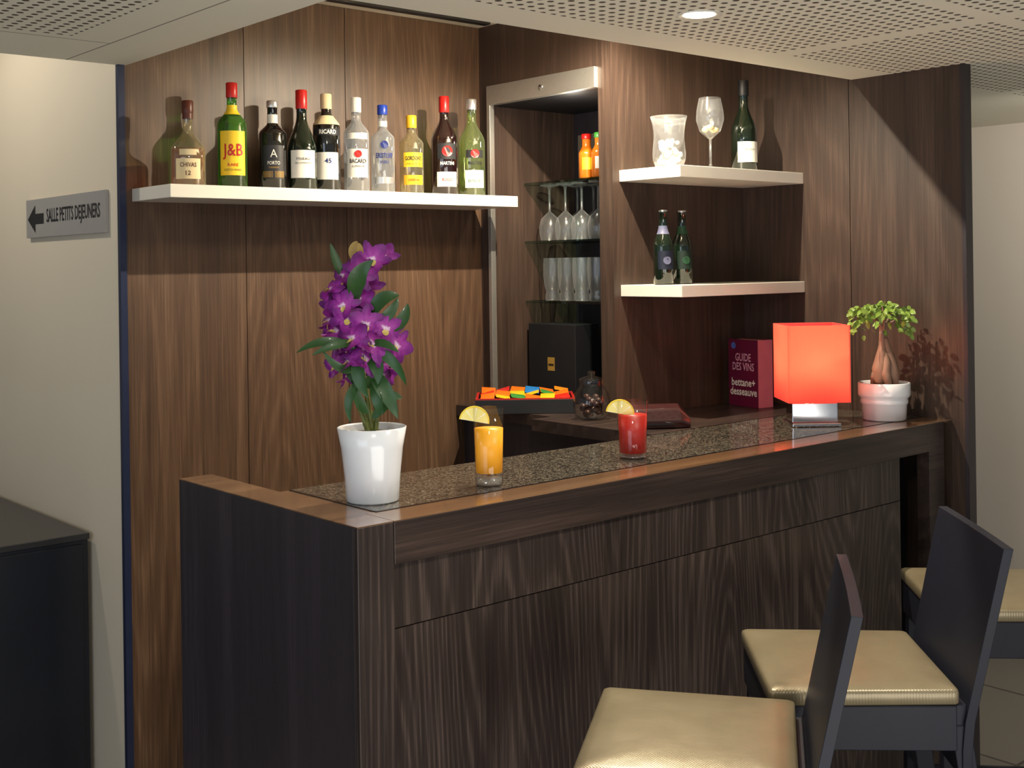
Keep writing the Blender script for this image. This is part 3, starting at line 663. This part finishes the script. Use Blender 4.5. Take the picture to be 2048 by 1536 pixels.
# ---------------------------------------------------------------- ficus bonsai
fi=thing('potted_bonsai','small ficus bonsai with swollen trunk in white pot','potted plant',(3.106,1.935,1.1012),LR)
lathe('pot',[(0,0),(.058,0),(.061,.003),(.0635,.045),(.0655,.047),(.067,.052),(.0665,.058),(.0655,.062),(.0725,.07),(.0735,.074),(.0735,.106),(.071,.108),(.066,.106),(.062,.07),(0,.07)],white_cer,fi,seg=48)
lathe('soil',[(0,.1),(.066,.097)],pm('dark_soil',srgb(60,40,28),.95,var=.5,bump=1,scale=150),fi)
bark=pm('pale_bark',srgb(130,100,82),.6,var=.3,scale=40,bump=.5)
pp=[]
for pts,rad in (([(-.004,0,.255),(-.004,0,.215),(-.006,0,.18),(-.010,0,.145),(-.016,-.004,.10)],[.008,.010,.018,.025,.014]),
                ([(.004,0,.235),(.012,0,.20),(.020,.0,.165),(.024,-.004,.135),(.030,-.008,.098)],[.008,.011,.017,.018,.009]),
                ([(0,.0,.20),(.004,-.012,.165),(.0,-.02,.13),(.008,-.022,.10)],[.008,.013,.014,.009]),
                ([(-.012,0,.16),(-.028,0,.13),(-.034,.002,.10)],[.008,.009,.005]),
                ([(-.004,0,.25),(-.012,0,.28),(-.045,.005,.305)],[.007,.005,.003]),([(-.002,0,.25),(.010,0,.28),(.03,.005,.31)],[.006,.004,.003]),([(0,0,.25),(0,-.01,.29),(-.005,-.01,.33)],[.006,.004,.002]),([(.006,0,.275),(.03,-.01,.285),(.06,-.01,.30)],[.004,.003,.002])):
    sp_=spline(pts,4); n=len(sp_); rs=[]
    for i in range(n):
        f_=i/(n-1)*(len(rad)-1); a=int(min(f_,len(rad)-2)); rs.append(rad[a]+(rad[a+1]-rad[a])*(f_-a))
    pp.append(tubedata(sp_,rs,12))
V,F=merge(pp); frompy('trunk',V,F,mat=bark,parent=fi,smooth=True)
lv=[]
for i in range(230):
    a=random.random()*6.28; rr=random.random()**.5
    x=.095*rr*math.cos(a); y=.06*rr*math.sin(a); z=.314+.020*math.sqrt(max(0,1-rr*rr))-random.random()**1.4*.085*rr-.006*rr
    if x>.07: x=.07+(x-.07)*.5
    p0=Vector((x,y,z)); di=Vector((x*9+random.uniform(-.5,.5),y*6+random.uniform(-.6,.6),random.uniform(-.8,.25))).normalized()*random.uniform(.016,.026)
    if x>.05: di.x=min(di.x,.012)
    lv.append(leafd(p0,p0+di*.5+Vector((0,0,.004)),p0+di,.0058,random.uniform(-1,1),5))
V,F=merge(lv); frompy('leaves',V,F,mat=pm('ficus_leaf',srgb(122,150,62),.4,var=.45,scale=60),parent=fi,smooth=True)
# ---------------------------------------------------------------- sign
sg=thing('direction_sign','brushed metal direction sign with arrow on cream wall','sign',(1.3525,3.55,1.668),-PI/2)
box('plate',-.305,.305,-.012,0,0,.118,pm('sign_metal',srgb(166,163,160),.45,.1,var=.05),sg,.001)
flat_text('lettering','SALLE PETITS DEJEUNERS',.405,.054,blk_ink,sg,(.072,-.0128,.058),.015)
ar=frompy('arrow',[(-.290,-.0126,.057),(-.225,-.0126,.100),(-.225,-.0126,.073),(-.155,-.0126,.073),(-.155,-.0126,.041),(-.225,-.0126,.041),(-.225,-.0126,.014)],[(0,1,2,3,4,5,6)],mat=blk_ink,parent=sg)
# ---------------------------------------------------------------- dark cabinet
dc=thing('low_cabinet','dark blue-black low cabinet against the cream wall','cabinet',(.72,3.86,0))
box('body',-.62,.618,-.47,.47,0,.802,darkblue,dc,.002)
box('top',-.625,.62,-.48,.48,.8025,.82,pm('dark_grey_top',srgb(52,52,54),.3,var=.1),dc,.002)
box('door',-.005,.6,-.476,-.4705,.06,.79,darkblue,dc,.001)
box('door',-.6,-.010,-.476,-.4705,.06,.79,darkblue,dc,.001)
# ---------------------------------------------------------------- stools
def stool():
    t=thing('bar_stool','dark wooden bar stool with gold-beige padded seat','bar stool',(0,0,0),0,'bar stools along the counter')
    V=[];F=[]
    y0,y1=-.152,.198
    def ring(ins,z,rc):
        out=[];hw_f=.192-ins;hw_b=.182-ins;a_=y0+ins;b_=y1-ins
        cs=[(hw_b-rc,a_+rc,-90),(hw_f-rc,b_-rc,0),(-hw_f+rc,b_-rc,90),(-hw_b+rc,a_+rc,180)]
        for cx_,cy_,st_ in cs:
            for k in range(6):
                an=math.radians(st_+90*k/5); out.append((cx_+rc*math.cos(an),cy_+rc*math.sin(an),z))
        return out
    rings_=[ring(.003,.738,.008),ring(0,.742,.009),ring(0,.760,.009),ring(.0015,.765,.009),ring(.006,.768,.010),ring(.02,.771,.016),ring(.06,.774,.03),ring(.11,.775,.03)]
    n=len(rings_[0])
    for rg in rings_: V+=rg
    for i in range(len(rings_)-1):
        for k in range(n): F.append((i*n+k,i*n+(k+1)%n,(i+1)*n+(k+1)%n,(i+1)*n+k))
    F.append(tuple(range(n-1,-1,-1))); F.append(tuple((len(rings_)-1)*n+k for k in range(n)))
    frompy('seat',V,F,mat=leather,parent=t,smooth=True)
    boxes('seat_frame',[(-.186,.186,.170,.193,.655,.7375),(-.178,.178,-.165,-.145,.645,.7375),(-.186,-.163,-.145,.170,.655,.7375),(.163,.186,-.145,.170,.655,.7375),(-.163,.163,-.145,.170,.705,.7375)],stoolw,t,.002)
    V=[];F=[];nx=6;nz=8
    for s_ in (0,1):
        for i in range(nx+1):
            for k in range(nz+1):
                x=-1+2*i/nx; f_=k/nz; z=.60+f_*.430
                hw=.186+.012*f_
                y=-.154-max(0,f_-.2)*.094-.003*(1-x*x)*f_ - s_*.018
                V.append((x*hw,y,z))
    M_=(nx+1)*(nz+1)
    for i in range(nx):
        for k in range(nz):
            a=i*(nz+1)+k; F.append((a,a+1,a+nz+2,a+nz+1)); F.append((M_+a,M_+a+nz+1,M_+a+nz+2,M_+a+1))
    for i in range(nx):
        a=i*(nz+1); F.append((a,a+nz+1,M_+a+nz+1,M_+a)); a=a+nz; F.append((a,M_+a,M_+a+nz+1,a+nz+1))
    for k in range(nz):
        a=k; F.append((a,M_+a,M_+a+1,a+1)); a=nx*(nz+1)+k; F.append((a,a+1,M_+a+1,M_+a))
    bev(frompy('backrest',V,F,mat=stoolw,parent=t,smooth=False),.0012)
    for (x,y,ex,ey) in ((-.168,.172,-.004,.012),(.168,.172,.004,.012),(-.164,-.150,-.004,-.095),(.164,-.150,.004,-.095)):
        s_=.018
        V=[(x-s_+ex,y-s_+ey,0),(x+s_+ex,y-s_+ey,0),(x+s_+ex,y+s_+ey,0),(x-s_+ex,y+s_+ey,0),(x-s_,y-s_*1.2,.70),(x+s_,y-s_*1.2,.70),(x+s_,y+s_*.8,.70),(x-s_,y+s_*.8,.70)]
        bev(frompy('leg',V,[(0,3,2,1),(4,5,6,7),(0,1,5,4),(1,2,6,5),(2,3,7,6),(3,0,4,7)],mat=stoolw,parent=t),.002)
    V,F=tubedata([(-.155,.180,.30),(.155,.180,.30)],.011,14); frompy('footrest',V,F,mat=chrome,parent=t,smooth=True)
    V,F=merge([tubedata([(-.166,.165,.26),(-.166,-.19,.26)],.009,10),tubedata([(.166,.165,.26),(.166,-.19,.26)],.009,10)]); frompy('side_rail',V,F,mat=stoolw,parent=t,smooth=True)
    return t
st=stool(); st.location=(1.580,1.335,0); st.rotation_euler=(0,0,math.radians(37))
copy_thing(st,(2.095,1.382,0),math.radians(46))
copy_thing(st,(2.80,1.43,0),math.radians(44))
# ---------------------------------------------------------------- camera
f=2417.0; TH=math.radians(0.8); yaw=math.radians(48.96)
fw=Vector((math.cos(yaw),math.sin(yaw),0)); r=Vector((math.sin(yaw),-math.cos(yaw),0)); up=Vector((0,0,1))
R_=r*math.cos(TH)-up*math.sin(TH); U_=up*math.cos(TH)+r*math.sin(TH)
cd=bpy.data.cameras.new('camera'); cam=bpy.data.objects.new('camera',cd); COL.objects.link(cam)
M=Matrix((R_,U_,-fw)).transposed().to_4x4(); M.translation=Vector((0,0,1.56)); cam.matrix_world=M
cd.sensor_width=36; cd.lens=f/2048*36; cd.shift_y=-236/2048; cd.clip_start=.02
S.camera=cam
# ---------------------------------------------------------------- lights
def spot(name,loc,target,e,col,ang=150,blend=.4,size=.02):
    l=bpy.data.lights.new(name,'SPOT'); l.energy=e; l.color=col; l.spot_size=math.radians(ang); l.spot_blend=blend; l.shadow_soft_size=size
    o=bpy.data.objects.new(name,l); COL.objects.link(o); o.location=loc
    o.rotation_euler=(Vector(target)-Vector(loc)).to_track_quat('-Z','Y').to_euler(); return o
def area(name,loc,target,e,col,sx,sy):
    l=bpy.data.lights.new(name,'AREA'); l.energy=e; l.color=col; l.shape='RECTANGLE'; l.size=sx; l.size_y=sy
    o=bpy.data.objects.new(name,l); COL.objects.link(o); o.location=loc
    o.rotation_euler=(Vector(target)-Vector(loc)).to_track_quat('-Z','Y').to_euler(); return o
warm=(1,.88,.68)
spot('bar_spot',(2.35,2.27,2.31),(2.33,2.38,1.2),100,warm,165,.52,.008)
spot('counter_spot',(2.11,1.77,2.09),(2.11,1.9,0),22,warm,120,.6,.03)
spot('stool_spot',(1.95,.75,2.08),(1.72,1.25,.6),38,(1,.94,.84),92,.6,.03)
spot('stool_spot',(.6,.6,2.08),(1.5,1.7,.5),20,(1,.93,.82),110,.6,.05)
spot('corridor_spot',(.6,3.9,2.55),(1.2,3.7,1.2),24,(1,.91,.76),140,.6,.05)
spot('right_spot',(4.0,1.5,2.08),(4.6,2.2,1.0),38,(1,.93,.82),150,.6,.05)
area('window_light',(-2.2,.6,1.5),(1.5,2.0,1.1),28,(.76,.85,1.0),2.5,1.8)
area('ceiling_fill',(.9,-.2,.5),(1.7,.6,2.1),30,(1,.97,.9),2,1.2)  # added fill pointing up to brighten the ceiling, no real fixture
pl=bpy.data.lights.new('bulb_light','POINT'); pl.energy=8.5; pl.color=(1,.78,.56); pl.shadow_soft_size=.02
po=bpy.data.objects.new('bulb_light',pl); COL.objects.link(po); po.location=(2.872,2.02,1.1012+.175)
pl=bpy.data.lights.new('cabinet_fill','POINT'); pl.energy=1.4; pl.color=(1,.9,.75); pl.shadow_soft_size=.02  # added fill so the cabinet glasses catch light, no visible lamp
po=bpy.data.objects.new('cabinet_fill',pl); COL.objects.link(po); po.location=(2.70,2.80,2.0)
wd=bpy.data.worlds.new('world'); S.world=wd; wd.use_nodes=True
wd.node_tree.nodes['Background'].inputs[0].default_value=(.80,.89,1,1); wd.node_tree.nodes['Background'].inputs[1].default_value=.24
